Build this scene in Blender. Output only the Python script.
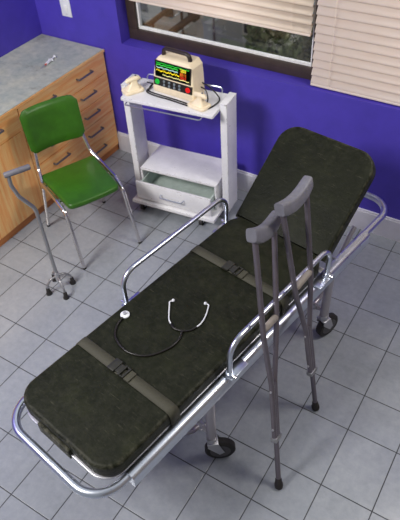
import bpy, bmesh, math, random
from mathutils import Vector, Matrix, Euler
random.seed(7)
R = math.radians
sc = bpy.context.scene
for o in list(bpy.data.objects): bpy.data.objects.remove(o)
COL = sc.collection

# ------------------------------------------------------------------ camera
cam_d = bpy.data.cameras.new('camera'); cam = bpy.data.objects.new('camera', cam_d); COL.objects.link(cam)
cam_d.sensor_fit = 'VERTICAL'; cam_d.sensor_height = 24.0; cam_d.lens = 597.239*24.0/520.0
cam_d.clip_start = .05; cam_d.clip_end = 200
MR = (Matrix.Rotation(R(34.76911567), 3, 'Z') @ Matrix.Rotation(R(45.74945245), 3, 'X') @ Matrix.Rotation(R(-4.09951931), 3, 'Z'))
cam.matrix_world = Matrix.Translation((0, 0, 2.8)) @ MR.to_4x4()
cam_d.dof.use_dof = True; cam_d.dof.focus_distance = 2.9; cam_d.dof.aperture_fstop = 2.4
sc.camera = cam

# ------------------------------------------------------------------ light and exposure
w = bpy.data.worlds.new('world'); sc.world = w; w.use_nodes = True
nt = w.node_tree; nt.nodes.clear()
wo = nt.nodes.new('ShaderNodeOutputWorld'); bg = nt.nodes.new('ShaderNodeBackground')
bg.inputs[0].default_value = (0.88, 0.93, 1.0, 1)
wtc = nt.nodes.new('ShaderNodeTexCoord'); wsp = nt.nodes.new('ShaderNodeSeparateXYZ'); nt.links.new(wtc.outputs['Generated'], wsp.inputs[0])
wmr = nt.nodes.new('ShaderNodeMapRange'); nt.links.new(wsp.outputs[1], wmr.inputs[0])
for i_, v_ in ((1, .0), (2, .8), (3, .33), (4, 1.15)): wmr.inputs[i_].default_value = v_
nt.links.new(wmr.outputs[0], bg.inputs[1])
nt.links.new(bg.outputs[0], wo.inputs[0])

def area(name, loc, target, size, power, color):
    l = bpy.data.lights.new(name, 'AREA'); l.shape = 'RECTANGLE'; l.size, l.size_y = size; l.energy = power; l.color = color
    o = bpy.data.objects.new(name, l); COL.objects.link(o); o.location = loc
    o.rotation_euler = (Vector(target)-Vector(loc)).to_track_quat('-Z', 'Y').to_euler()
    return o
area('window_daylight_fill', (0.55, 2.6, 3.2), (-1.0, 1.6, 0), (0.7, 0.7), 40, (1, .95, .88))  # overhead area light added to stand in for daylight from the window's right part
area('ceiling_lamp_front', (-2.7, -0.7, 3.4), (-2.4, 2.2, .3), (1.1, 0.9), 150, (1, .96, .92))
sc.view_settings.view_transform = 'Standard'; sc.view_settings.look = 'None'
sc.view_settings.exposure = 0.0; sc.view_settings.gamma = 1; sc.view_settings.use_curve_mapping = False

# ------------------------------------------------------------------ materials
class N:
    def __init__(s, name):
        s.m = bpy.data.materials.new(name); s.m.use_nodes = True; s.t = s.m.node_tree; s.t.nodes.clear()
        s.out = s.n('ShaderNodeOutputMaterial')
    def n(s, typ, inp=None, **kw):
        x = s.t.nodes.new(typ)
        for k, v in kw.items(): setattr(x, k, v)
        for k, v in (inp or {}).items():
            if isinstance(v, bpy.types.NodeSocket): s.t.links.new(v, x.inputs[k])
            else: x.inputs[k].default_value = v
        return x
    def math(s, op, a, b=0.0, c=0.0): return s.n('ShaderNodeMath', {0: a, 1: b, 2: c}, operation=op).outputs[0]
    def mix(s, f, a, b, blend='MIX'):
        x = s.n('ShaderNodeMix', data_type='RGBA', blend_type=blend)
        for k, v in ((0, f), (6, a), (7, b)):
            if isinstance(v, bpy.types.NodeSocket): s.t.links.new(v, x.inputs[k])
            else: x.inputs[k].default_value = v
        return x.outputs[2]
    def coords(s, scale=(1, 1, 1), rot=(0, 0, 0)):
        tc = s.n('ShaderNodeTexCoord')
        return s.n('ShaderNodeMapping', {0: tc.outputs['Object'], 2: rot, 3: scale}).outputs[0]
    def noise(s, vec, scale, detail=4, rough=.6):
        return s.n('ShaderNodeTexNoise', {'Vector': vec, 'Scale': scale, 'Detail': detail, 'Roughness': rough}).outputs[0]
    def ramp(s, f, stops):
        x = s.n('ShaderNodeValToRGB', {0: f}); cr = x.color_ramp
        while len(cr.elements) < len(stops): cr.elements.new(.5)
        for e, (p, c) in zip(cr.elements, stops): e.position = p; e.color = c
        return x.outputs[0]
    def bump(s, h, st=.2, d=.01): return s.n('ShaderNodeBump', {'Strength': st, 'Distance': d, 'Height': h}).outputs[0]
    def bsdf(s, **kw):
        d = {k.replace('_', ' '): v for k, v in kw.items()}
        b = s.n('ShaderNodeBsdfPrincipled', d); s.t.links.new(b.outputs[0], s.out.inputs[0]); return b
def c4(r, g, b): return (r, g, b, 1)
def srgb(r, g, b):
    f = lambda x: ((x/255+.055)/1.055)**2.4 if x/255 > .04045 else x/255/12.92
    return (f(r), f(g), f(b), 1)

def plain(name, col, rough=.5, metal=0, var=.06, nscale=20, bump=0, spec=.5, coat=0):
    k = N(name); v = k.coords(); n = k.noise(v, nscale)
    dark = tuple(x*(1-var*2) for x in col[:3])+(1,); lite = tuple(min(1, x*(1+var*2)) for x in col[:3])+(1,)
    kw = dict(Base_Color=k.ramp(n, [(.3, dark), (.7, lite)]), Roughness=rough, Metallic=metal, Specular_IOR_Level=spec, Coat_Weight=coat)
    if bump: kw['Normal'] = k.bump(n, bump, .002)
    k.bsdf(**kw); return k.m

def mat_floor():
    k = N('floor_tile'); tc = k.n('ShaderNodeTexCoord'); sep = k.n('ShaderNodeSeparateXYZ', {0: tc.outputs['Object']})
    x, y = sep.outputs[0], sep.outputs[1]
    ux = k.math('DIVIDE', k.math('ADD', x, .314+25.37), .2537)
    uy = k.math('DIVIDE', k.math('SUBTRACT', y, .528-57.2), .572)
    fx = k.math('FRACT', ux); fy = k.math('FRACT', uy)
    dx = k.math('MULTIPLY', k.math('MINIMUM', fx, k.math('SUBTRACT', 1.0, fx)), .2537)
    d1 = k.math('MINIMUM', fy, k.math('SUBTRACT', 1.0, fy)); d2 = k.math('ABSOLUTE', k.math('SUBTRACT', fy, .4073))
    dy = k.math('MULTIPLY', k.math('MINIMUM', d1, d2), .572)
    d = k.math('MINIMUM', dx, dy)
    g = k.n('ShaderNodeMapRange', {0: d, 1: .0016, 2: .0034, 3: 1.0, 4: 0.0}).outputs[0]
    cx = k.math('FLOOR', ux); cy = k.math('ADD', k.math('MULTIPLY', k.math('FLOOR', uy), 2.0), k.math('GREATER_THAN', fy, .4073))
    cell = k.n('ShaderNodeCombineXYZ', {0: cx, 1: cy}).outputs[0]
    wn = k.n('ShaderNodeTexWhiteNoise', {0: cell}, noise_dimensions='2D').outputs[0]
    v = k.coords(); n1 = k.noise(v, 3.5, 6, .65); n2 = k.noise(v, 28, 5, .7)
    base = k.ramp(n1, [(.3, srgb(139, 145, 152)), (.7, srgb(158, 163, 170))])
    base = k.mix(.3, base, k.ramp(n2, [(.3, srgb(130, 134, 140)), (.75, srgb(172, 174, 178))]))
    base = k.mix(k.math('MULTIPLY', wn, .18), base, srgb(128, 135, 146))
    col = k.mix(g, base, srgb(42, 44, 50))
    rough = k.math('ADD', k.math('ADD', .14, k.math('MULTIPLY', n2, .14)), k.math('MULTIPLY', g, .4))
    h = k.math('SUBTRACT', k.math('MULTIPLY', n2, .12), g)
    k.bsdf(Base_Color=col, Roughness=rough, Specular_IOR_Level=.5, Normal=k.bump(h, .35, .003))
    return k.m

def mat_wood(name, axis='Y', a=(248, 168, 94), b=(255, 214, 146), dk=(214, 130, 66)):
    k = N(name)
    sc_ = {'Y': (16, .9, 16), 'Z': (16, 16, .9)}[axis]
    v = k.coords(sc_); n = k.noise(v, 2.2, 8, .62); v2 = k.coords(tuple(q*4 for q in sc_)); n2 = k.noise(v2, 3, 4, .7)
    col = k.ramp(n, [(.25, srgb(*dk)), (.42, srgb(*a)), (.62, srgb(*b)), (.8, srgb(*a))])
    col = k.mix(.3, col, k.ramp(n2, [(.35, srgb(*a)), (.65, srgb(*b))]))
    k.bsdf(Base_Color=col, Roughness=.45, Normal=k.bump(n2, .08, .002)); return k.m

def mat_counter():
    k = N('counter_laminate'); v = k.coords(); n = k.noise(v, 5, 7, .7); n2 = k.noise(v, 22, 6, .75)
    col = k.ramp(n, [(.25, srgb(136, 152, 144)), (.5, srgb(172, 176, 162)), (.72, srgb(210, 206, 176))])
    col = k.mix(.35, col, k.ramp(n2, [(.3, srgb(104, 122, 122)), (.7, srgb(204, 204, 190))]))
    n3 = k.noise(k.coords((3, 5, 1)), 1.6, 6, .7)
    col = k.mix(k.n('ShaderNodeMapRange', {0: n3, 1: .56, 2: .72, 3: 0.0, 4: .6}).outputs[0], col, srgb(96, 88, 70))
    k.bsdf(Base_Color=col, Roughness=.5); return k.m

def mat_leather(name='olive_vinyl', edge=True):
    k = N(name); v = k.coords(); n = k.noise(v, 7, 8, .7); n2 = k.noise(v, 60, 5, .7)
    col = k.ramp(n, [(.3, srgb(17, 20, 10)), (.55, srgb(25, 28, 15)), (.8, srgb(40, 43, 25))])
    if edge:
        geo = k.n('ShaderNodeNewGeometry')
        e = k.n('ShaderNodeMapRange', {0: geo.outputs['Pointiness'], 1: .51, 2: .56, 3: 0.0, 4: 1.0}).outputs[0]
        f = k.math('MULTIPLY', k.math('MULTIPLY', e, k.n('ShaderNodeMapRange', {0: k.noise(v, 30, 6, .8), 1: .42, 2: .62, 3: 0.0, 4: 1.0}).outputs[0]), .75)
        col = k.mix(f, col, srgb(104, 102, 88))
    scr = k.noise(k.coords((3, 40, 3), (0, 0, .6)), 5, 5, .8)
    col = k.mix(k.n('ShaderNodeMapRange', {0: scr, 1: .6, 2: .7, 3: 0.0, 4: .5}).outputs[0], col, srgb(92, 90, 74))
    k.bsdf(Base_Color=col, Specular_IOR_Level=.16, Roughness=k.math('ADD', .36, k.math('MULTIPLY', n2, .3)), Normal=k.bump(k.math('ADD', n, k.math('MULTIPLY', n2, .3)), .5, .01)); return k.m

def mat_worn_paint():
    k = N('worn_white_paint'); v = k.coords(); n = k.noise(v, 6, 6, .7); chip = k.noise(v, 24, 8, .82)
    col = k.ramp(n, [(.3, srgb(218, 218, 222)), (.7, srgb(240, 240, 242))])
    bev = k.n('ShaderNodeBevel', {0: .008}, samples=4); geo = k.n('ShaderNodeNewGeometry')
    dt = k.n('ShaderNodeVectorMath', {0: geo.outputs['Normal'], 1: bev.outputs[0]}, operation='DOT_PRODUCT').outputs[1]
    e = k.n('ShaderNodeMapRange', {0: dt, 1: .999, 2: .9, 3: 0.0, 4: .13}).outputs[0]
    f = k.n('ShaderNodeMapRange', {0: k.math('ADD', chip, e), 1: .62, 2: .65, 3: 0.0, 4: .85}).outputs[0]
    col = k.mix(f, col, srgb(92, 84, 76)); k.bsdf(Base_Color=col, Roughness=.4); return k.m

def metal(name, col, rough=.25, var=.05):
    k = N(name); v = k.coords(); n = k.noise(v, 18, 5, .7)
    d = tuple(x*(1-var) for x in col[:3])+(1,)
    k.bsdf(Base_Color=k.ramp(n, [(.35, d), (.65, col)]), Metallic=(.8 if rough > .3 else 1.0), Roughness=k.math('ADD', rough-.05, k.math('MULTIPLY', n, .12))); return k.m

def mat_glass():
    k = N('window_glass'); tr = k.n('ShaderNodeBsdfTransparent'); gl = k.n('ShaderNodeBsdfGlossy', {'Roughness': .02})
    fr = k.n('ShaderNodeFresnel', {0: 1.45}); mx = k.n('ShaderNodeMixShader', {0: fr.outputs[0], 1: tr.outputs[0], 2: gl.outputs[0]})
    k.t.links.new(mx.outputs[0], k.out.inputs[0]); return k.m

def mat_blind():
    k = N('cream_blind_slat'); v = k.coords((1, 6, 6)); n = k.noise(v, 8, 4)
    col = k.ramp(n, [(.3, srgb(246, 232, 216)), (.7, srgb(250, 240, 226))])
    d = k.n('ShaderNodeBsdfPrincipled', {'Base Color': col, 'Roughness': .5}); t = k.n('ShaderNodeBsdfTranslucent', {0: srgb(255, 214, 150)})
    mx = k.n('ShaderNodeMixShader', {0: .22, 1: d.outputs[0], 2: t.outputs[0]}); k.t.links.new(mx.outputs[0], k.out.inputs[0]); return k.m

def emit(name, col, s=1.0):
    k = N(name); e = k.n('ShaderNodeEmission', {0: col, 1: s}); k.t.links.new(e.outputs[0], k.out.inputs[0]); return k.m

M = dict(
    floor=mat_floor(), wall=plain('blue_wall_paint', c4(.064, .042, .41), .55, var=.04, nscale=9, bump=.03),
    wood_h=mat_wood('drawer_front_wood', 'Y'), wood_v=mat_wood('door_wood', 'Z'), counter=mat_counter(),
    plinth=mat_wood('plinth_wood', 'Y', (190, 116, 62), (214, 140, 80), (140, 82, 42)),
    leather=mat_leather(), strap=plain('olive_webbing', srgb(62, 61, 48), .75, nscale=120, bump=.2),
    buckle=plain('dark_plastic', srgb(38, 38, 32), .45), paint=mat_worn_paint(), white=plain('white_gloss_paint', srgb(222, 222, 230), .35, var=.02),
    rail=metal('polished_rail_steel', (.66, .70, .78, 1), .28), steel=metal('brushed_steel', (.55, .55, .58, 1), .32),
    pull=plain('satin_drawer_pull', srgb(120, 118, 122), .3, metal=.75), chrome=metal('chrome', (.8, .77, .76, 1), .14), leg=metal('gurney_leg_steel', (.5, .47, .5, 1), .35),
    crutch=plain('grey_enamelled_tube', srgb(112, 106, 114), .3, metal=.55, var=.05),
    pad=plain('grey_rubber_pad', srgb(108, 108, 116), .5, var=.06, nscale=40, bump=.1), grip=plain('beige_foam_grip', srgb(140, 132, 124), .6),
    rubber=plain('black_rubber', srgb(34, 31, 30), .6), green=plain('green_vinyl', srgb(50, 98, 18), .38, var=.09, nscale=12, bump=.15),
    beige=plain('beige_plastic', srgb(244, 228, 196), .4, var=.03), black=plain('black_plastic', srgb(20, 20, 22), .35),
    brown=plain('dark_brown_window_frame', srgb(62, 50, 42), .45, var=.1), bead=plain('white_window_bead', srgb(240, 240, 238), .4),
    glass=mat_glass(), blind=mat_blind(), plate=plain('white_plastic', srgb(226, 228, 232), .35, var=.02),
    drawer_in=plain('grey_green_drawer_lining', srgb(186, 200, 194), .5), screen=emit('dark_screen', srgb(8, 16, 10), .6),
    tube_black=plain('black_tubing', srgb(24, 20, 17), .35), caneg=metal('grey_cane_metal', (.36, .36, .37, 1), .35),
)

# ------------------------------------------------------------------ geometry helpers
def link(name, bm, mat, parent=None, smooth=True, angle=40):
    bmesh.ops.recalc_face_normals(bm, faces=bm.faces)
    me = bpy.data.meshes.new(name); bm.to_mesh(me); bm.free()
    me.materials.append(mat)
    if smooth:
        me.shade_smooth()
        try: me.set_sharp_from_angle(angle=R(angle))
        except Exception: pass
    o = bpy.data.objects.new(name, me); COL.objects.link(o)
    if parent is not None: o.parent = parent
    return o
def thing(name, label, cat, loc=(0, 0, 0), rz=0, group=None):
    o = bpy.data.objects.new(name, None); COL.objects.link(o); o.location = loc; o.rotation_euler = (0, 0, rz)
    o.empty_display_size = .1
    return tag(o, label, cat, group)
def tag(o, label=None, cat=None, group=None, kind=None):
    if label: o['label'] = label
    if cat: o['category'] = cat
    if group: o['group'] = group
    if kind: o['kind'] = kind
    return o
def struct(name, bm, mat, smooth=False): return tag(link(name, bm, mat, None, smooth), kind='structure')
def B(): return bmesh.new()
def box(bm, lo, hi, bev=0, seg=2, mtx=None):
    lo, hi = Vector(lo), Vector(hi); c = (lo+hi)/2; s = hi-lo
    g = bmesh.ops.create_cube(bm, size=1, matrix=Matrix.Translation(c) @ Matrix.Diagonal((s.x, s.y, s.z, 1)))
    vs = g['verts']
    if bev > 0:
        es = list({e for v in vs for e in v.link_edges})
        r = bmesh.ops.bevel(bm, geom=es, offset=bev, segments=seg, profile=.5, affect='EDGES')
        vs = list({v for f in r['faces'] for v in f.verts} | {v for v in vs if v.is_valid})
    if mtx is not None: bmesh.ops.transform(bm, matrix=mtx, verts=vs)
    return bm
def fillet(pts, r, n=6, closed=False):
    pts = [Vector(p) for p in pts]; out = []; L = len(pts)
    for i, p in enumerate(pts):
        if not closed and i in (0, L-1): out.append(p); continue
        a = pts[i-1]; b = pts[(i+1) % L]; rr = r[i] if isinstance(r, (list, tuple)) else r
        d1 = (a-p).normalized(); d2 = (b-p).normalized(); ang = d1.angle(d2)
        if ang > 3.1 or rr <= 0: out.append(p); continue
        t = min(rr/math.tan(ang/2), (a-p).length*.49, (b-p).length*.49)
        p1 = p+d1*t; p2 = p+d2*t
        rad = t*math.tan(ang/2); bis = (d1+d2).normalized(); cen = p+bis*(rad/math.sin(ang/2))
        v1 = p1-cen; v2 = p2-cen; tot = v1.angle(v2); ax = v1.cross(v2).normalized()
        for k in range(n+1): out.append(cen+Matrix.Rotation(tot*k/n, 3, ax) @ v1)
    return out
def tube(bm, pts, r, closed=False, sides=12, flat=1.0, cap=True):
    pts = [Vector(p) for p in pts]; L = len(pts); T = []
    for i in range(L):
        a = pts[i-1] if (i > 0 or closed) else pts[i]; b = pts[(i+1) % L] if (i < L-1 or closed) else pts[i]
        T.append((b-a).normalized())
    up = Vector((0, 0, 1)) if abs(T[0].z) < .95 else Vector((1, 0, 0))
    nrm = (up-T[0]*up.dot(T[0])).normalized(); rings = []
    for i in range(L):
        nrm = (nrm-T[i]*nrm.dot(T[i])).normalized(); bn = T[i].cross(nrm)
        rr = r[i] if isinstance(r, (list, tuple)) else r
        rings.append([bm.verts.new(pts[i]+(nrm*math.cos(2*math.pi*k/sides)+bn*math.sin(2*math.pi*k/sides)*flat)*rr) for k in range(sides)])
    for i in range(L if closed else L-1):
        a, b = rings[i], rings[(i+1) % L]; off = 0
        if closed and i == L-1:
            off = min(range(sides), key=lambda o_: (a[0].co-b[o_].co).length)
        for k in range(sides): bm.faces.new((a[k], a[(k+1) % sides], b[(k+1+off) % sides], b[(k+off) % sides]))
    if cap and not closed: bm.faces.new(rings[0][::-1]); bm.faces.new(rings[-1])
    return bm
def cyl(bm, a, b, r, r2=None, sides=20): return tube(bm, [a, b], [r, r if r2 is None else r2], sides=sides)
def lathe(bm, prof, base, axis, sides=20):
    ax = Vector(axis).normalized(); base = Vector(base)
    return tube(bm, [base+ax*(h+1e-5*i) for i, (h, r) in enumerate(prof)], [max(r, 1e-4) for h, r in prof], sides=sides)
def rrect(w, h, r, n=6, cx=0, cy=0):
    o = []
    for sx, sy, a0 in ((1, 1, 0), (-1, 1, 90), (-1, -1, 180), (1, -1, 270)):
        for k in range(n+1):
            a = R(a0+90*k/n); o.append((cx+sx*(w/2-r)+r*math.cos(a), cy+sy*(h/2-r)+r*math.sin(a)))
    return o
def slab(bm, outline, z0, z1, rnd=.0, mtx=None, n=4, zf=None, scale_in=None):
    """closed outline extruded z0..z1 with rounded edges (rnd)."""
    cx = sum(p[0] for p in outline)/len(outline); cy = sum(p[1] for p in outline)/len(outline)
    L = len(outline)
    def inset(d):
        res = []
        for i in range(L):
            a = Vector(outline[i-1]); p = Vector(outline[i]); b = Vector(outline[(i+1) % L])
            t = (b-a); t.normalize(); nrm = Vector((t.y, -t.x)); res.append(p-nrm*d)
        return res
    area2 = sum(outline[i][0]*outline[(i+1) % L][1]-outline[(i+1) % L][0]*outline[i][1] for i in range(L))
    sg = 1 if area2 > 0 else -1
    lev = []
    if rnd > 0:
        for k in range(n+1):
            a = math.pi/2*k/n; lev.append((rnd*(1-math.sin(a)), z0+rnd*(1-math.cos(a))))
        for k in range(n+1):
            a = math.pi/2*k/n; lev.append((rnd*(1-math.cos(a)), z1-rnd*(1-math.sin(a))))
    else: lev = [(0, z0), (0, z1)]
    rings = []
    for d, z in lev: rings.append([bm.verts.new((q[0], q[1], z)) for q in inset(d*sg)])
    for a, b in zip(rings, rings[1:]):
        for k in range(L): bm.faces.new((a[k], a[(k+1) % L], b[(k+1) % L], b[k]))
    bm.faces.new(rings[0][::-1]); bm.faces.new(rings[-1])
    if mtx is not None: bmesh.ops.transform(bm, matrix=mtx, verts=[v for rg in rings for v in rg])
    return bm
def sphere(bm, c, r, sc_=(1, 1, 1), u=16, v=10):
    bmesh.ops.create_uvsphere(bm, u_segments=u, v_segments=v, radius=r, matrix=Matrix.Translation(c) @ Matrix.Diagonal((*sc_, 1))); return bm
def copy_tree(o, parent=None):
    c = o.copy(); COL.objects.link(c)
    if parent is not None: c.parent = parent
    for ch in list(o.children): copy_tree(ch, c)
    return c

# ------------------------------------------------------------------ the room
XL, YB = -3.545, 3.178
b = B(); box(b, (XL-.12, -2.4, -.1), (1.6, YB+.25, 0)); struct('floor', b, M['floor'])
b = B(); box(b, (XL-.12, -2.4, 0), (XL, YB+.25, 3.1)); struct('wall_left', b, M['wall'])
b = B(); box(b, (1.2, -2.4, 0), (1.32, YB, 3.1)); struct('light_block_wall_right', b, plain('pale_wall_paint', srgb(150, 140, 128), .6))  # out of view, added to block world light and darken the right side
WX0, WZ0, WX1, WZ1 = -2.755, .945, 1.1, 2.3
b = B()
box(b, (XL, YB, 0), (WX0, YB+.25, 3.1)); box(b, (WX1, YB, 0), (1.6, YB+.25, 3.1))
box(b, (WX0, YB, 0), (WX1, YB+.25, WZ0)); box(b, (WX0, YB, WZ1), (WX1, YB+.25, 3.1))
struct('wall_back', b, M['wall'])
b = B(); box(b, (-2.93, YB-.018, 0), (1.6, YB, .155)); box(b, (-2.93, YB-.012, .155), (1.6, YB, .17), .003); struct('baseboard_back', b, M['white'])

# window: frame, mullion, white bead, glass panes
FY0, FY1 = YB+.10, YB+.16
b = B(); fw = .08; MX = -1.30
box(b, (WX0, FY0, WZ0), (WX1, FY1, WZ0+fw), .004); box(b, (WX0, FY0, WZ1-fw), (WX1, FY1, WZ1), .004)
box(b, (WX0, FY0, WZ0+fw), (WX0+fw, FY1, WZ1-fw), .004); box(b, (WX1-fw, FY0, WZ0+fw), (WX1, FY1, WZ1-fw), .004)
box(b, (MX-.035, FY0, WZ0+fw), (MX+.035, FY1, WZ1-fw), .004)
win = struct('window_1', b, M['brown'], True)
b = B()
for x0, x1 in ((WX0+fw, MX-.035), (MX+.035, WX1-fw)):
    z0, z1 = WZ0+fw, WZ1-fw; t = .014
    box(b, (x0, FY0+.02, z0), (x1, FY0+.045, z0+t)); box(b, (x0, FY0+.02, z1-t), (x1, FY0+.045, z1))
    box(b, (x0, FY0+.02, z0+t), (x0+t, FY0+.045, z1-t)); box(b, (x1-t, FY0+.02, z0+t), (x1, FY0+.045, z1-t))
link('glazing_bead', b, M['bead'], win)
b = B()
for x0, x1 in ((WX0+fw, MX-.035), (MX+.035, WX1-fw)): box(b, (x0+.002, FY0+.03, WZ0+fw+.002), (x1-.002, FY0+.034, WZ1-fw-.002))
link('glass', b, M['glass'], win, False)

# ------------------------------------------------------------------ outside
def blur_mat(): pass
b = B(); box(b, (-18, YB+.6, -3.2), (8, 20, -3.0)); o = struct('ground_outside', b, plain('pale_paving', srgb(214, 210, 202), .8, var=.08, nscale=1.5)); 
bl = thing('building', 'pale grey building with dark windows seen through the window glass', 'building', (0, 9.6, -3.0))
b = B(); box(b, (-14, 0, 0), (4, 3, 6)); link('wall', b, plain('pale_render', srgb(226, 222, 212), .8, var=.06, nscale=1), bl, False)
wm = plain('dark_glass_outside', srgb(58, 58, 56), .2)
for i in range(14):
    for j in range(2):
        b = B(); x = -9.0+i*.62; z = 1.02+j*1.3; box(b, (x, -.03, z), (x+.26, .02, z+.36)); link('window', b, wm, bl, False)
for z in (.45, .85, 1.75):
    b = B(); box(b, (-14, -.06, z), (4, 0, z+.07)); link('ledge', b, M['bead'], bl, False)
st = thing('staircase', 'outdoor stair with dark rails rising to the right beyond the window', 'staircase', (-7.4, 7.9, -3.0))
b = B()
for i in range(8): box(b, (i*.3, .1, 0), (i*.3+.3, 1.1, .228*(i+1)))
link('steps', b, plain('concrete_steps', srgb(176, 176, 170), .8), st, False)
hr = plain('brown_rail_paint', srgb(84, 64, 54), .5)
b = B(); tube(b, [(0, 0, .73), (2.6, 0, 2.71)], .04); link('handrail', b, hr, st)
b = B(); tube(b, [(0, 0, .34), (2.8, 0, 2.47)], .055); link('stringer', b, hr, st)
for i in range(5):
    b = B(); cyl(b, (i*.6+.1, 0, 0), (i*.6+.1, 0, .80+.456*i), .022, sides=8); link('baluster', b, hr, st)
def bush(name, label, loc, r, h, base, seed, green):
    rr = random.Random(seed); t = thing(name, label, 'shrub', loc, 0, 'shrubs outside the window')
    b = B()
    for i in range(1300):
        u = rr.random()*2*math.pi; z = rr.random(); q = r*math.sqrt(max(.05, 1-(2*z-1)**2))*(.55+.45*rr.random())
        c = Vector((q*math.cos(u), q*math.sin(u), base+z*h)); s_ = .05+.05*rr.random()
        m = Matrix.Translation(c) @ Euler((rr.random()*3, rr.random()*3, rr.random()*6)).to_matrix().to_4x4()
        vs = [b.verts.new(m @ Vector(p)) for p in ((-s_, 0, 0), (0, -s_*.5, .01), (s_, 0, 0), (0, s_*.5, .01))]; b.faces.new(vs)
    link('foliage', b, green, t, False)
    b = B(); cyl(b, (0, 0, 0), (0, 0, base+h*.5), .05, .03); link('trunk', b, M['plinth'], t)
gm = plain('leaf_green', srgb(120, 130, 84), .6, var=.3, nscale=3); gm2 = plain('leaf_olive', srgb(150, 146, 108), .6, var=.3, nscale=3)
bush('shrub', 'green leafy shrub outside near the right end of the clear window view', (-3.85, 7.9, -3.0), .42, 1.0, 1.35, 3, gm)
bush('shrub', 'paler olive shrub outside, right of the green one', (-3.55, 8.9, -3.0), .35, .8, .9, 5, gm2)

# ------------------------------------------------------------------ blinds
def blind(label, x0, x1, y, zb, zt, nslat_skip=0):
    t = thing('window_blind', label, 'blind', ((x0+x1)/2, y, zb), 0)
    hw = (x1-x0)/2; b = B(); pitch = .053; z = .03; i = 0; tilt = R(60)
    while zb+z < zt:
        # one curved slat
        N_ = 5; wd = .062; rows = []
        for k in range(N_+1):
            q = (k/N_-.5)*wd; cr = .004*(1-(2*k/N_-1)**2)
            yy = -q*math.cos(tilt)-cr*math.sin(tilt); zz = q*math.sin(tilt)-cr*math.cos(tilt)*0
            yy = q*math.cos(tilt)-cr; rows.append((yy, zz))
        for k in range(N_):
            (ya, za), (yb_, zb_) = rows[k], rows[k+1]
            v = [b.verts.new((-hw, ya, z+za)), b.verts.new((hw, ya, z+za)), b.verts.new((hw, yb_, z+zb_)), b.verts.new((-hw, yb_, z+zb_))]; b.faces.new(v)
        z += pitch
    bmesh.ops.remove_doubles(b, verts=b.verts, dist=1e-5)
    me = link('slats', b, M['blind'], t)
    md = me.modifiers.new('thick', 'SOLIDIFY'); md.thickness = .002
    b = B(); box(b, (-hw, -.018, -.012), (hw, .018, .004), .005); link('bottom_rail', b, M['blind'], t)
    b = B(); box(b, (-hw, -.025, zt-zb-.01), (hw, .025, zt-zb+.03), .004); link('head_rail', b, M['blind'], t)
    n = max(2, int((x1-x0)/.45))
    for i in range(n):
        b = B(); xx = -hw+.12+(2*hw-.24)*i/(n-1); cyl(b, (xx, -.026, 0), (xx, -.026, zt-zb), .0012, sides=6)
        link('ladder_cord', b, M['blind'], t)
blind('cream slatted blind half raised above the trolley, left of the two', WX0+.085, MX-.03, YB+.055, 1.262, 2.25)
blind('cream slatted blind fully lowered to the sill, right of the two', MX-.002, WX1-.03, YB+.045, .965, 2.25)

# ------------------------------------------------------------------ wall switch plate
t = thing('wall_plate', 'white double wall plate on the blue wall above the counter', 'wall plate', (-3.23, YB, 1.17))
b = B(); box(b, (-.05, -.008, -.11), (.045, 0, .07), .004); link('plate', b, M['plate'], t)
for zz in (-.045, .03):
    b = B(); box(b, (-.014, -.013, zz-.022), (.014, -.006, zz+.022), .003); link('socket', b, M['bead'], t)
b = B(); cyl(b, (0, -.010, -.09), (0, -.006, -.09), .004, sides=10); link('screw', b, M['steel'], t)

# ------------------------------------------------------------------ cabinets (fronts face +x)
XC = -2.933; HC = .873
def pull(parent, y, z, vertical=False):
    b = B(); L = .084
    p = [(0, -L+.008, 0), (.028, -L+.008, 0), (.028, L-.008, 0), (0, L-.008, 0)]
    if vertical: p = [(a, 0, c) for a, c, d in p]
    b2 = fillet(p, .006, 3)
    tube(b, [Vector(q)+Vector((.0, y, z)) for q in b2], .0072, sides=8, flat=1.0)
    link('handle', b, M['pull'], parent)
def unit(y0, y1, label, kind):
    t = thing('base_cabinet', label, 'cabinet', (XC, (y0+y1)/2, 0)); hw = (y1-y0)/2-.001
    b = B(); D = .60
    box(b, (-D, -hw, .055), (-.02, -hw+.018, HC-.02)); box(b, (-D, hw-.018, .055), (-.02, hw, HC-.02))
    box(b, (-D, -hw+.018, .055), (-.02, hw-.018, .073)); box(b, (-D, -hw+.018, .073), (-D+.01, hw-.018, HC-.02)); box(b, (-.04, -hw+.018, HC-.06), (-.02, hw-.018, HC-.02))
    link('body', b, M['wood_v'], t, False)
    b = B(); box(b, (-D, -hw, 0), (-.012, hw, .054)); link('plinth', b, M['plinth'], t, False)
    g = .0022
    if kind == 'drawers':
        n = 5; z0 = .058; z1 = HC-.022; hh = (z1-z0)/n
        for i in range(n):
            b = B(); box(b, (-.02, -hw+g, z0+i*hh+g), (0, hw-g, z0+(i+1)*hh-g), .0015, 1); d = link('drawer', b, M['wood_h'], t, False)
            [pull(d, q, z0+(i+.58)*hh) for q in (-.2, .2)]
    else:
        b = B(); box(b, (-.02, -hw+g, .69+g), (0, hw-g, HC-.022-g), .0015, 1); d = link('drawer', b, M['wood_h'], t, False); pull(d, -.2, .79); pull(d, .2, .79)
        for s_ in (-1, 1):
            a0, a1 = (-hw+g, -g) if s_ < 0 else (g, hw-g)
            b = B(); box(b, (-.02, a0, .058+g), (0, a1, .69-g), .0015, 1); d = link('door', b, M['wood_v'], t, False); pull(d, s_*.035, .58, True)
unit(2.265, 3.170, 'light wood cabinet of wide drawers behind the green chair, touching the blue back wall', 'drawers')
unit(1.365, 2.265, 'wooden cabinet with one wide drawer over doors, behind the walking cane', 'door')
b = B(); box(b, (XL+.002, .4, HC-.02), (XC+.006, YB-.004, HC-.003)); ct = link('countertop', b, M['wood_h'], None, False)
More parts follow.
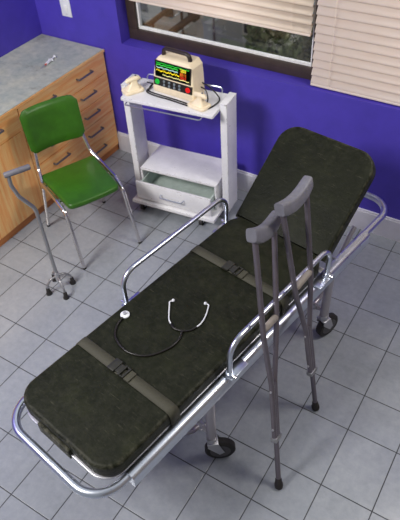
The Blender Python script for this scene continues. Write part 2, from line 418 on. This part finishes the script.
tag(ct, 'grey mottled laminate countertop with a thin wood edge along the left wall', 'countertop')
b = B(); box(b, (XL+.003, .4, HC-.003), (XC+.002, YB-.012, HC+.002)); link('laminate_sheet', b, M['counter'], ct, False)
unit(.40, 1.365, 'wooden cabinet nearest the viewer at the left frame edge', 'door')

# syringe on counter
t = thing('syringe', 'small clear syringe with red cap lying on the grey countertop', 'syringe', (-3.145, 2.81, HC+.0125), R(90+12))
b = B(); cyl(b, (-.03, 0, 0), (.035, 0, 0), .0095); link('barrel', b, M['plate'], t)
b = B(); cyl(b, (.036, 0, 0), (.085, 0, 0), .005); cyl(b, (.085, 0, 0), (.089, 0, 0), .0105); b2 = link('plunger', b, M['plate'], t)
b = B(); box(b, (.033, -.02, -.006), (.037, .02, .006), .001); link('finger_flange', b, M['plate'], t)
b = B(); cyl(b, (-.045, 0, 0), (-.03, 0, 0), .006); link('hub', b, plain('red_plastic', srgb(190, 70, 50), .4), t)
b = B(); cyl(b, (-.105, 0, 0), (-.045, 0, 0), .002, sides=8); link('needle', b, M['steel'], t)

# ------------------------------------------------------------------ green chair (local +X = front)
CH = thing('chair', 'green vinyl chair with chrome tube legs in front of the wooden drawers', 'chair', (-2.467, 2.228, 0), R(-24.5))
b = B()
def seat_outline():
    pts = [(.222, -.178), (.235, -.08), (.235, .085), (.222, .185), (-.205, .2), (-.205, -.2)]
    o = fillet([(x, y, 0) for x, y in pts], [.04, .3, .3, .04, .025, .025], 5, closed=True); return [(p.x, p.y) for p in o]
slab(b, seat_outline(), .430, .472, .016)
link('seat', b, M['green'], CH)
b = B(); slab(b, [(x*.9, y*.88) for x, y in seat_outline()], .420, .431, 0); link('seat_base', b, M['black'], CH)
# backrest: curved shell
def back_bm(front, t_):
    bm = B(); nu, nv = 16, 10; H0, H1 = .165, .458; W = .198
    def P(u, v, off):
        # u -1..1 across, v 0..1 up, rounded corners by shrinking width
        y = u*W*(1 - .02*(1-v)) - .007; z = H0+(H1-H0)*v
        cr = .06
        e = 0
        if abs(u) > .8:
            e = ((abs(u)-.8)/.2)**2*.036
        z = z - e*(2*v-1)**3
        bow = -.035*(1-u*u)
        lean = -.215-.16*(z-.1)
        return Vector((lean+bow*1.0+off, y, .45+z-.0))
    g = {}
    for s_ in (0, 1):
        for i in range(nu+1):
            for j in range(nv+1):
                u = -1+2*i/nu; v = j/nv
                rim = max(0, 1-min(1-abs(u), 1)*9)*1.0; rim2 = max(0, 1-min(v, 1-v)*9)
                th_ = t_*(1-.75*max(rim, rim2)**2)
                g[s_, i, j] = bm.verts.new(P(u, v, (th_/2 if s_ else -th_/2)))
    for s_ in (0, 1):
        for i in range(nu):
            for j in range(nv):
                f = (g[s_, i, j], g[s_, i+1, j], g[s_, i+1, j+1], g[s_, i, j+1]); bm.faces.new(f if s_ else f[::-1])
    ed = [(i, 0) for i in range(nu)]+[(nu, j) for j in range(nv)]+[(i, nv) for i in range(nu, 0, -1)]+[(0, j) for j in range(nv, 0, -1)]
    for k in range(len(ed)):
        a, c = ed[k], ed[(k+1) % len(ed)]; bm.faces.new((g[0, a[0], a[1]], g[0, c[0], c[1]], g[1, c[0], c[1]], g[1, a[0], a[1]]))
    return bm
link('backrest', back_bm(True, .034), M['green'], CH, True, 60)
for s_ in (-1, 1):
    b = B(); p = fillet([(.303, -.205 if s_ < 0 else .222, 0.012), (.205, s_*.205, .425), (.10, s_*.212, .452), (-.13, s_*.216, .452), (-.222, s_*.19, .50), (-.298, s_*.152, .78)], [0, .05, .05, .06, .06, 0], 6)
    tube(b, p, .0125, sides=12); link('side_frame', b, M['chrome'], CH)
    b = B(); tube(b, fillet([(.06, s_*.205, .44), (-.17, s_*.208, .41), (-.255, s_*.226, .012)], .04, 5), .011); link('rear_leg', b, M['chrome'], CH)
    b = B(); cyl(b, (.3035, -.205 if s_ < 0 else .2222, 0), (.303, -.205 if s_ < 0 else .222, .012), .0132); link('foot_cap', b, M['rubber'], CH)
    b = B(); cyl(b, (-.2555, s_*.2262, 0), (-.2548, s_*.226, .014), .012); link('foot_cap', b, M['rubber'], CH)
b = B(); tube(b, [(.08, -.2, .418), (.08, .2, .418)], .008); tube(b, [(-.15, -.2, .412), (-.15, .2, .412)], .008); link('cross_bar', b, M['chrome'], CH)

# ------------------------------------------------------------------ quad cane
QC = thing('walking_cane', 'grey metal quad cane with four rubber feet standing left of the green chair', 'walking cane', (-2.292, 1.697, 0))
b = B()
hx = Vector((.056, .108, 0)).normalized()
p = [(0, 0, .095), hx*-.004+Vector((0, 0, .675)), hx*-.07+Vector((0, 0, .79)), hx*-.092+Vector((0, 0, .88)), hx*-.088+Vector((0, 0, .945))]
tube(b, fillet(p, [0, .12, .1, .08, 0], 6), .0115, sides=14); link('shaft', b, M['caneg'], QC)
b = B(); cyl(b, (0, 0, .085), (0, 0, .15), .0155); link('collar', b, M['steel'], QC)
hx = Vector((.056, .108, 0)).normalized()
b = B(); c0 = hx*-.088+Vector((0, 0, .95)); tube(b, [c0-hx*.022, c0-hx*.016, c0+hx*.118, c0+hx*.124], [.013, .0165, .0165, .013], sides=14); link('handle', b, M['pad'], QC)
for fx_, fy_ in ((-.035, -.074), (.086, -.046), (.036, .077), (-.088, .039)):
    b = B(); tube(b, fillet([(0, 0, .12), (fx_*.55, fy_*.55, .115), (fx_*.95, fy_*.95, .075), (fx_, fy_, .03)], .03, 4), .0075, sides=10); lg = link('foot_bar', b, M['caneg'], QC)
    b = B(); lathe(b, [(0, .019), (.012, .019), (.02, .014), (.05, .012), (.055, .009)], (fx_, fy_, 0), (0, 0, 1), 16); link('rubber_tip', b, M['rubber'], lg)

# ------------------------------------------------------------------ trolley (local x along width, y to wall)
TA = R(6.5)
TR = thing('medical_trolley', 'worn white metal trolley with open drawer against the blue wall', 'trolley', (-2.345, 2.568, 0), TA)
W = .655
b = B(); slab(b, [(p[0], p[1]) for p in rrect(W, .285, .012, 3, W/2, .1925)], .878, .90, .004); link('top_tray', b, M['paint'], TR)
for x0 in (-.048, W+.001):
    b = B(); box(b, (x0, .15, .085), (x0+.047, .305, .925), .004); box(b, (x0-.002, .148, .925), (x0+.049, .307, .932), .003); link('side_post', b, M['paint'], TR)
b = B(); tube(b, fillet([(.04, .07, .870), (.04, .032, .866), (W-.08, .032, .866), (W-.08, .07, .870)], .015, 4), .0045, sides=8); link('front_rail', b, M['rail'], TR)
b = B(); tube(b, fillet([(.05, .325, .895), (.05, .335, .935), (W-.06, .335, .935), (W-.06, .325, .895)], .02, 4), .0045, sides=8); link('back_rail', b, M['rail'], TR)
b = B(); box(b, (.03, .12, .30), (W-.03, .43, .318), .003); link('middle_shelf', b, M['paint'], TR)
b = B(); box(b, (.03, .12, .108), (.045, .43, .30)); box(b, (W-.045, .12, .108), (W-.03, .43, .30)); box(b, (.045, .42, .108), (W-.045, .43, .30)); link('drawer_housing', b, M['paint'], TR, False)
b = B(); box(b, (0, 0, .082), (W, .42, .106), .004); link('bottom_shelf', b, M['paint'], TR)
b = B(); x0, x1 = .05, W-.05
box(b, (x0, .045, .125), (x0+.01, .36, .235)); box(b, (x1-.01, .045, .125), (x1, .36, .235)); box(b, (x0+.01, .35, .125), (x1-.01, .36, .235)); box(b, (x0+.01, .045, .125), (x1-.01, .35, .131))
dr = link('drawer', b, M['drawer_in'], TR, False)
b = B(); box(b, (.035, .025, .118), (W-.035, .044, .262), .003); link('drawer_front', b, M['paint'], dr)
b = B(); tube(b, fillet([(W/2-.09, .026, .20), (W/2-.085, -.008, .195), (W/2+.085, -.008, .195), (W/2+.09, .026, .20)], .012, 4), .005, sides=8); link('handle', b, M['rail'], dr)
for cx_, cy_ in ((.06, .05), (W-.12, .05), (.06, .37), (W-.07, .37)):
    b = B(); cyl(b, (cx_-.012, cy_, .03), (cx_+.012, cy_, .03), .03, sides=20); wh = link('castor', b, M['rubber'], TR)
    b = B(); box(b, (cx_-.018, cy_-.012, .03), (cx_-.014, cy_+.012, .081)); box(b, (cx_+.014, cy_-.012, .03), (cx_+.018, cy_+.012, .081)); box(b, (cx_-.018, cy_-.012, .074), (cx_+.018, cy_+.012, .0815)); link('fork', b, M['steel'], wh, False)

# ------------------------------------------------------------------ defibrillator monitor
DF = thing('defibrillator', 'beige portable defibrillator monitor with lit trace screen on the trolley tray', 'defibrillator', (-2.20, 2.785, .9003), R(-3))
tilt = Matrix.Rotation(R(-8), 4, 'X')
DW, DH, DD = .306, .232, .13
b = B()
prof_f = [(-.005, 0), (DW+.005, 0), (DW+.01, .03), (DW-.002, .14), (DW-.012, DH-.03), (DW-.04, DH), (.035, DH-.002), (.012, DH-.03), (.0, .14), (-.01, .03)]
pf = fillet([(x, z, 0) for x, z in prof_f], [.012]*10, 4, closed=True)
mt = Matrix(((1, 0, 0, 0), (0, 0, 1, 0), (0, 1, 0, 0), (0, 0, 0, 1)))  # x,y,z -> x, z(depth), y(height)
slab(b, [(q.x, q.y) for q in pf], 0, DD, .014, mt)
for v in b.verts: v.co.y += v.co.z*.12
link('body', b, M['beige'], DF)
def face(x, z, out=0.0): return Vector((x, z*.12-out, z))
def panel(bm, x0, z0, x1, z1, o0, o1):
    vs = [face(x, z, o) for o in (o0, o1) for x, z in ((x0, z0), (x1, z0), (x1, z1), (x0, z1))]
    v = [bm.verts.new(q) for q in vs]
    for f in ((0, 1, 2, 3), (7, 6, 5, 4), (0, 4, 5, 1), (1, 5, 6, 2), (2, 6, 7, 3), (3, 7, 4, 0)): bm.faces.new([v[i] for i in f])
b = B(); panel(b, .016, .108, DW-.012, .210, -.004, .002); sb = link('screen', b, M['black'], DF, False)
b = B(); panel(b, .023, .114, DW-.019, .205, .0021, .0026); link('display', b, M['screen'], sb, False)
def wave(name, z, amp, col, th_, x0, x1, seed, n=40):
    rr = random.Random(seed); b = B(); pts = []
    for i in range(n+1):
        x = x0+(x1-x0)*i/n; ph = (i*7+seed) % 10
        dz = amp*(1.0 if ph < 1.5 else -.5 if ph < 3 else .15*rr.uniform(-1, 1)); pts.append(face(x, z+dz, .0032))
    for a, c in zip(pts, pts[1:]):
        d = Vector((0, 0, th_/2)); v = [b.verts.new(q) for q in (a-d, c-d, c+d, a+d)]; b.faces.new(v)
    link(name, b, emit(name+'_light', col, 1.3), sb, False)
XA, XB = .027, DW-.024; XM = XA+.17
wave('waveform', .197, .004, srgb(40, 190, 60), .005, XA, XB, 1)
wave('waveform', .184, .006, srgb(70, 220, 80), .006, XA, XM, 2)
wave('waveform', .168, .005, srgb(190, 235, 225), .005, XA, XM, 4)
wave('waveform', .148, .009, srgb(250, 220, 40), .007, XA, XM+.01, 6)
wave('waveform', .126, .006, srgb(240, 230, 150), .005, XA+.05, XB, 3)
def digits(bm, x, z, h, n, seed):
    rr = random.Random(seed)
    for i in range(n):
        x0 = x+i*h*.62; w_ = h*.42; t_ = h*.14
        segs = [(0, h-t_, w_, h), (0, h/2-t_/2, w_, h/2+t_/2), (0, 0, w_, t_), (0, h/2, t_, h), (w_-t_, h/2, w_, h), (0, 0, t_, h/2), (w_-t_, 0, w_, h/2)]
        dig = {'1': (4, 6), '7': (0, 4, 6), '2': (0, 1, 2, 4, 5), '3': (0, 1, 2, 4, 6), '8': range(7), '9': (0, 1, 2, 3, 4, 6), '0': (0, 2, 3, 4, 5, 6)}[rr.choice('1723890')]
        for k in dig: a = segs[k]; panel(bm, x0+a[0], z+a[1], x0+a[2], z+a[3], .0028, .0032)
for z_, col, sd in ((.176, srgb(250, 225, 60), 1), (.152, srgb(240, 120, 40), 2), (.130, srgb(220, 60, 40), 9)):
    b = B(); digits(b, XM+.016, z_, .019, 4, sd); link('readout', b, emit('readout_light', col, 1.4), sb, False)
b = B(); panel(b, .004, .050, DW-.002, .100, -.004, .0025); cp = link('control_panel', b, M['black'], DF, False)
def button(x, z, r, mat, nm='button'):
    b = B(); c = face(x, z, .0025); nrm = Vector((0, -1, .12)).normalized(); lathe(b, [(0, r), (.004, r), (.006, r*.8)], c, nrm, 16); tag(link(nm, b, mat, cp))
button(.034, .075, .017, emit('green_button_light', srgb(40, 190, 70), 1.0)); button(DW-.034, .075, .017, emit('red_button_light', srgb(230, 40, 40), 1.0))
bb = plain('grey_button', srgb(120, 132, 140), .4)
for i in range(4):
    for z_ in (.064, .086): button(.088+i*.040, z_, .0085, bb)
b = B(); hp = fillet([(.05, .075, DH-.008), (.055, .075, DH+.04), (DW-.06, .075, DH+.04), (DW-.05, .075, DH-.008)], .035, 7); tube(b, hp, .012, sides=12, flat=1.3); link('handle', b, plain('dark_handle', srgb(44, 34, 34), .4), DF)
def cable(pts, name='cable', r=.0045):
    # smooth closed-form Catmull-Rom through points
    P = [Vector(q) for q in pts]; P = [P[0]]+P+[P[-1]]; out = []
    for i in range(1, len(P)-2):
        for k in range(8):
            t_ = k/8; a, b_, c, d = P[i-1], P[i], P[i+1], P[i+2]
            out.append(.5*((2*b_)+(-a+c)*t_+(2*a-5*b_+4*c-d)*t_**2+(-a+3*b_-3*c+d)*t_**3))
    out.append(P[-2]); return out
ch = M['tube_black']
for pts_ in ([(.0, .06, .05), (-.03, .03, .03), (-.036, -.01, .006), (0, -.026, .0055), (.08, -.028, .0055), (.2, -.026, .0055), (.285, -.03, .006)],
             [(.0, .09, .06), (-.035, .07, .03), (-.045, .02, .006), (-.03, -.036, .0055), (.05, -.05, .0055), (.16, -.046, .0055), (.30, -.05, .006)],
             [(.0, .10, .03), (-.04, .115, .008), (-.06, .07, .006), (-.075, .03, .03)]):
    b = B(); tube(b, cable(pts_), .0045, sides=8); link('cable', b, ch, DF)
b = B(); tube(b, cable([(DW, .09, .07), (.34, .10, .05), (.375, .07, .006), (.39, .0, .005), (.37, -.03, .005), (.36, -.04, .006)]), .0045, sides=8); link('cable', b, ch, DF)
b = B(); tube(b, cable([(DW, .11, .09), (.35, .14, .05), (.43, .12, .006), (.445, .04, .005), (.43, -.02, .005), (.40, -.03, .006)]), .0045, sides=8); link('cable', b, ch, DF)

def paddle(label, loc, rz):
    t = thing('defibrillator_paddle', label, 'paddle', loc, rz, 'defibrillator paddles on the trolley tray')
    b = B(); slab(b, rrect(.135, .095, .022, 5), 0, .02, .007); link('plate', b, M['beige'], t)
    b = B()
    rings = []
    for z_, w_, d_, ox in ((.0195, .10, .07, 0), (.035, .078, .052, .004), (.055, .05, .036, .01), (.072, .04, .03, .014)):
        rings.append([b.verts.new((x+ox, y, z_)) for x, y in rrect(w_, d_, min(w_, d_)*.3, 4)])
    for r0, r1 in zip(rings, rings[1:]):
        for k in range(len(r0)): b.faces.new((r0[k], r0[(k+1) % len(r0)], r1[(k+1) % len(r0)], r1[k]))
    b.faces.new(rings[0][::-1]); b.faces.new(rings[-1]); link('neck', b, M['beige'], t)
    b = B(); tube(b, [(-.04, 0, .070), (-.03, 0, .078), (.03, 0, .084), (.05, 0, .08), (.06, 0, .072)], [.008, .015, .017, .014, .007], sides=14); h = link('handle', b, M['beige'], t)
    b = B(); cyl(b, (.03, 0, .099), (.03, 0, .104), .006); link('button', b, M['pad'], h)
paddle('beige defibrillator paddle at the left end of the trolley tray', (-2.322, 2.722, .9005), R(60))
paddle('beige defibrillator paddle at the front right of the trolley tray beside the monitor', (-1.832, 2.752, .9005), R(-10))

# ------------------------------------------------------------------ gurney (local y = length, x = width, right rail near x=0)
TH = R(9.3)
GO = Vector((-.786, 1.189, 0)); Uv = Vector((math.sin(TH), math.cos(TH), 0)); Vv = Vector((math.cos(TH), -math.sin(TH), 0))
gc = Vector((-1.042, 1.727, 0))
G = thing('gurney', 'hospital gurney with dark olive mattress and steel side rails in the middle of the room', 'gurney', gc, -TH)
FZ = .585; HWf = .300; Y0, Y1 = -1.145, 1.115
b = B(); rt = .019
lp = fillet([(-HWf, 0, FZ), (-HWf, Y0, FZ), (HWf, Y0, FZ), (HWf, Y1, FZ), (-HWf, Y1, FZ)], [0, .13, .13, .13, .13], 10, closed=True)
tube(b, lp, rt, closed=True, sides=16); fr = link('frame', b, M['rail'], G)
for s_ in (-1, 1):
    b = B(); x = s_*HWf; o = s_*.030
    # side channel: flat top, sloped outer face, lower lip
    sec = [(x-s_*.016, FZ+.018), (x-s_*.008, FZ+.0235), (x+s_*.002, FZ+.0255), (x+s_*.012, FZ+.0255), (x+s_*.022, FZ+.0225), (x+s_*.030, FZ+.0165), (x+s_*.034, FZ+.008), (x+s_*.034, FZ-.045), (x+s_*.022, FZ-.054), (x-s_*.014, FZ-.054)]
    ya, yb = -.985, .80
    r0 = [b.verts.new((p[0], ya, p[1])) for p in sec]; r1 = [b.verts.new((p[0], yb, p[1])) for p in sec]
    for k in range(len(sec)): b.faces.new((r0[k], r0[(k+1) % len(sec)], r1[(k+1) % len(sec)], r1[k]))
    b.faces.new(r0[::-1]); b.faces.new(r1)
    link('side_channel', b, M['rail'], G, True, 35)
# mattress support pan with folded edge
b = B(); slab(b, rrect(.572, 1.51, .10, 6, 0, -.322), .594, .607, .003); link('support_pan', b, M['steel'], G)
b = B()
pass
for yy in (-.8, -.3, .2, .42):
    b = B(); box(b, (-HWf+.01, yy-.02, .575), (HWf-.01, yy+.02, .595), .002); link('cross_member', b, M['steel'], G)
MT = B(); slab(MT, rrect(.58, 1.505, .10, 8, 0, -.3175), .609, .687, .017, n=5)
mtr = link('mattress', MT, M['leather'], G, True, 60)
b = B(); box(b, (-.13, -1.083, .58), (.07, -1.066, .640), .004); link('front_flap', b, M['leather'], mtr)
# backrest part, hinged at local y=.44
HY = .437; BA = R(39)
bmx = Matrix.Translation((0, HY, .640)) @ Matrix.Rotation(BA, 4, 'X')
b = B(); o = fillet([(-.287, 0, 0), (.287, 0, 0), (.287, .59, 0), (-.287, .59, 0)], [.01, .01, .11, .11], 9, closed=True)
slab(b, [(p.x, p.y) for p in o], -.022, .052, .016, bmx, n=5); link('backrest', b, M['leather'], G, True, 60)
b = B(); slab(b, [(p.x*.95, p.y*.96+.01) for p in o], -.035, -.0225, .003, bmx); bpn = link('backrest_pan', b, M['steel'], G)
b = B(); tube(b, [bmx @ Vector((-.2, .42, -.03)), (-.2, .52, .60)], .009, sides=8); tube(b, [bmx @ Vector((.2, .42, -.03)), (.2, .52, .60)], .009, sides=8); tube(b, [(-HWf, .53, .60), (HWf, .53, .60)], .009, sides=8); link('backrest_strut', b, M['steel'], G)
# side rails
for s_ in (-1, 1):
    x = s_*.325; ya, yb = -.385, .385; zt = .82
    b = B(); tube(b, fillet([(x, ya, .600), (x, ya, zt), (x, yb, zt), (x, yb, .600)], .085, 9), .0125, sides=14); sr = link('side_rail', b, M['rail'], G)
    for yy in (ya, yb):
        b = B(); box(b, (x-.022, yy-.02, FZ+.025), (x+.026, yy+.10 if yy < 0 else yy+.025, FZ+.033), .002)
        if yy > 0: box(b, (x-.022, yy-.10, FZ+.025), (x+.026, yy-.02, FZ+.033), .002)
        cyl(b, (x, yy, FZ+.033), (x, yy, FZ+.05), .019); link('bracket', b, M['rail'], sr)
        b = B(); cyl(b, (x+s_*.012, yy+.0, FZ+.041), (x+s_*.034, yy, FZ+.041), .007, sides=12); link('knob', b, M['chrome'], sr)
# legs with castors
for s_ in (-1, 1):
    for yy, ca in ((-.49, 45 if s_ > 0 else 20), (.49, 78 if s_ > 0 else 60)):
        x = s_*.292
        b = B(); cyl(b, (x, yy, .53), (x*.985+s_*.0, yy, .175), .0235, sides=18); lg = link('leg', b, M['leg'], G)
        b = B(); cyl(b, (x*.985, yy, .168), (x*.985, yy, .195), .0265); link('leg_collar', b, M['steel'], lg)
        # castor: swivel, fork, wheel
        cm = Matrix.Translation((x*.985, yy, 0)) @ Matrix.Rotation(R(ca), 4, 'Z')
        b = B(); cyl(b, (0, 0, .155), (0, 0, .18), .02)
        for q in (-1, 1): 
            vs = [Vector(p) for p in ((-.022, q*.0255, .16), (.03, q*.0255, .16), (.058, q*.0255, .08), (.034, q*.0255, .062), (-.022, q*.0255, .13))]
            a = [b.verts.new(v) for v in vs]; c = [b.verts.new(v+Vector((0, q*.004, 0))) for v in vs]
            for k in range(5): b.faces.new((a[k], a[(k+1) % 5], c[(k+1) % 5], c[k]))
            b.faces.new(a[::-1]); b.faces.new(c)
        box(b, (-.024, -.030, .153), (.03, .030, .163), .002)
        bmesh.ops.transform(b, matrix=cm, verts=b.verts); cs = link('castor_fork', b, M['steel'], lg)
        b = B(); wc = Vector((.038, 0, .0762))
        lathe(b, [(-.020, .052), (-.020, .068), (-.013, .076), (.013, .076), (.020, .068), (.020, .052)], wc, (0, 1, 0), 28)
        bmesh.ops.transform(b, matrix=cm, verts=b.verts); wh = link('wheel', b, M['rubber'], lg)
        b = B(); lathe(b, [(-.0205, .036), (-.021, .051), (.021, .051), (.0205, .036)], wc, (0, 1, 0), 24); cyl(b, wc+Vector((0, -.026, 0)), wc+Vector((0, .026, 0)), .008)
        bmesh.ops.transform(b, matrix=cm, verts=b.verts); link('wheel_hub', b, plain('wheel_hub_grey', srgb(74, 72, 74), .4), wh)
        # mounting plate with bolt at top
        b = B(); box(b, (x-.024, yy-.03, .50), (x+.024, yy+.045, .5325), .003); cyl(b, (x+s_*.022, yy+.03, .515), (x+s_*.03, yy+.03, .515), .008, sides=10); link('leg_mount', b, M['steel'], lg)
for yy in (-.49, .49):
    b = B(); tube(b, [(-.285, yy, .222), (.285, yy, .222)], .0125, sides=10); link('lower_cross_bar', b, M['leg'], G)
    for s_ in (-1, 1):
        sg = 1 if yy > 0 else -1
        b = B(); tube(b, fillet([(s_*.215, yy, .222), (s_*.215, yy+sg*.05, .23), (s_*.215, yy+sg*.36, .565)], .05, 5), .013, sides=10); br = link('brace', b, M['leg'], G)
        b = B(); cyl(b, (s_*.195, yy, .222), (s_*.235, yy, .222), .02); link('brace_joint', b, M['steel'], br)
# straps
def strap(y):
    b = B(); w_ = .026; t_ = .003; z = .689
    xs = [(-.293, .606), (-.2925, .668), (-.284, .684), (-.266, z), (.266, z), (.284, .684), (.2925, .668), (.293, .606)]
    a = []; sk = .0
    for x, zz in xs: a.append((Vector((x, y-w_+x*sk, zz)), Vector((x, y+w_+x*sk, zz))))
    for off in (0,):
        rows = [(b.verts.new(p), b.verts.new(q)) for p, q in a]
        for r0, r1 in zip(rows, rows[1:]): b.faces.new((r0[0], r1[0], r1[1], r0[1]))
    o = link('strap', b, M['strap'], G, True, 30); md = o.modifiers.new('thick', 'SOLIDIFY'); md.thickness = t_; md.offset = 1
    bk = B(); box(bk, (-.075, y-.031, .692), (-.035, y+.031, .705), .004); box(bk, (-.035, y-.022, .692), (-.012, y+.022, .702), .003); link('buckle_socket', bk, M['buckle'], o)
    bk = B(); box(bk, (-.012, y-.028, .692), (-.002, y+.028, .706), .003); box(bk, (.012, y-.028, .692), (.022, y+.028, .706), .003); box(bk, (-.002, y-.028, .692), (.012, y-.022, .704), .002); box(bk, (-.002, y+.022, .692), (.012, y+.028, .704), .002); link('buckle_tongue', bk, M['buckle'], o)
    bk = B(); box(bk, (.022, y-.027, .692), (.052, y+.027, .700), .003); link('strap_keeper', bk, M['strap'], o)
strap(-.70); strap(.07)

# ------------------------------------------------------------------ stethoscope on mattress (gurney coordinates)
SO = thing('stethoscope', 'black stethoscope with chrome ear tubes lying on the olive mattress', 'stethoscope', gc+Vector((0, 0, .687)), -TH)
def g(v, u, z=.0055): return (v+.345, u-.49, z)
b = B(); tube(b, cable([g(-.572, -.004, .01), g(-.558, -.053), g(-.510, -.105), g(-.415, -.125), g(-.33, -.085), g(-.285, 0), g(-.283, .07), g(-.305, .115, .007)]), .0045, sides=10); link('tubing', b, M['tube_black'], SO)
b = B(); tube(b, cable([g(-.372, .112, .006), g(-.345, .102), g(-.305, .112, .007), g(-.277, .14), g(-.268, .172, .006)]), .0045, sides=10); link('yoke', b, M['tube_black'], SO)
for pts in ([(-.372, .112), (-.395, .124), (-.42, .150), (-.455, .190), (-.468, .206), (-.460, .222)], [(-.268, .172), (-.266, .20), (-.278, .245), (-.302, .292), (-.312, .306), (-.328, .303)]):
    b = B(); tube(b, cable([g(x, y, .006) for x, y in pts]), .0033, sides=8); e = link('ear_tube', b, M['plate'], SO)
    b = B(); sphere(b, g(*pts[-1], .008), .008); link('earpiece', b, M['plate'], e)
b = B(); c0 = g(-.577, .017, 0); lathe(b, [(0.001, .019), (.003, .022), (.009, .022), (.011, .018), (.0125, .010), (.013, .008)], c0, (0, 0, 1), 24); cp_ = link('chest_piece', b, M['plate'], SO)
b = B(); lathe(b, [(.013, .009), (.022, .008), (.024, .004)], c0, (0, 0, 1), 16); link('stem', b, M['steel'], cp_)

# ------------------------------------------------------------------ crutches
def crutch(tip, top, label, pd):
    t = thing('crutch', label, 'crutch', tip, 0)
    tip = Vector(tip); top = Vector(top); ax = (top-tip); L = ax.length; ax.normalize()
    pd = Vector(pd); pd = (pd-ax*pd.dot(ax)).normalized(); nn = ax.cross(pd)
    def P(f, a=0, c=0): return ax*(f*L)+pd*a+nn*c
    for s_ in (-1, 1):
        b = B(); tube(b, fillet([P(.215, s_*.0165), P(.43, s_*.0175), P(.63, s_*.071), P(.965, s_*.098)], [0, .14, .3, 0], 8), .0125, sides=12); link('upright', b, M['crutch'], t)
    b = B(); cyl(b, P(.03), P(.44), .0125); link('lower_tube', b, M['crutch'], t)
    b = B(); box(b, (-.031, -.016, -.012), (.031, .016, .012), .004); m = Matrix.Identity(4)
    for i, v in enumerate((pd, nn, ax)):
        for j in range(3): m[j][i] = v[j]
    m.translation = P(.215); bmesh.ops.transform(b, matrix=m, verts=b.verts); link('clamp', b, M['caneg'], t)
    for f in (.26, .41):
        b = B(); tube(b, [P(f, -.034), P(f, .034)], .005, sides=10); link('bolt', b, M['steel'], t)
    b = B(); tube(b, [P(.655, -.068), P(.655, -.056), P(.655, .056), P(.655, .068)], [.012, .016, .016, .012], sides=14); link('hand_grip', b, M['grip'], t)
    b = B(); lathe(b, [(0, .019), (.008, .021), (.022, .021), (.032, .017), (.05, .0155), (.055, .013)], (0, 0, 0), ax, 18); link('rubber_tip', b, M['rubber'], t)
    # armpit pad: a saddle shaped bar
    b = B(); n = 14; rings = []
    for i in range(n+1):
        q = -1+2*i/n; a = q*(.128 if L > 1.33 else .120); z = .955*L+.026*q*q*1.0+.014; hh = .033*(1-.12*abs(q)**6); ww = .026*(1-.12*abs(q)**6)
        ring = []
        for k in range(16):
            an = 2*math.pi*k/16; cx_ = math.cos(an); sx_ = math.sin(an)
            se = lambda v: math.copysign(abs(v)**.5, v)
            ring.append(b.verts.new(ax*(z+se(sx_)*hh)+pd*a+nn*(se(cx_)*ww)))
        rings.append(ring)
    for r0, r1 in zip(rings, rings[1:]):
        for k in range(16): b.faces.new((r0[k], r0[(k+1) % 16], r1[(k+1) % 16], r1[k]))
    b.faces.new(rings[0][::-1]); b.faces.new(rings[-1]); link('armpit_pad', b, M['pad'], t, True, 50)
crutch((-.481, 1.218, .004), (-.818, 1.651, 1.217), 'grey underarm crutch leaning on the gurney rail, the one nearer the foot end', (-.02, .93, -.38))
crutch((-.506, 1.701, .004), (-.760, 1.795, 1.290), 'grey underarm crutch leaning on the gurney rail, the one nearer the raised backrest', (.07, .99, -.07))
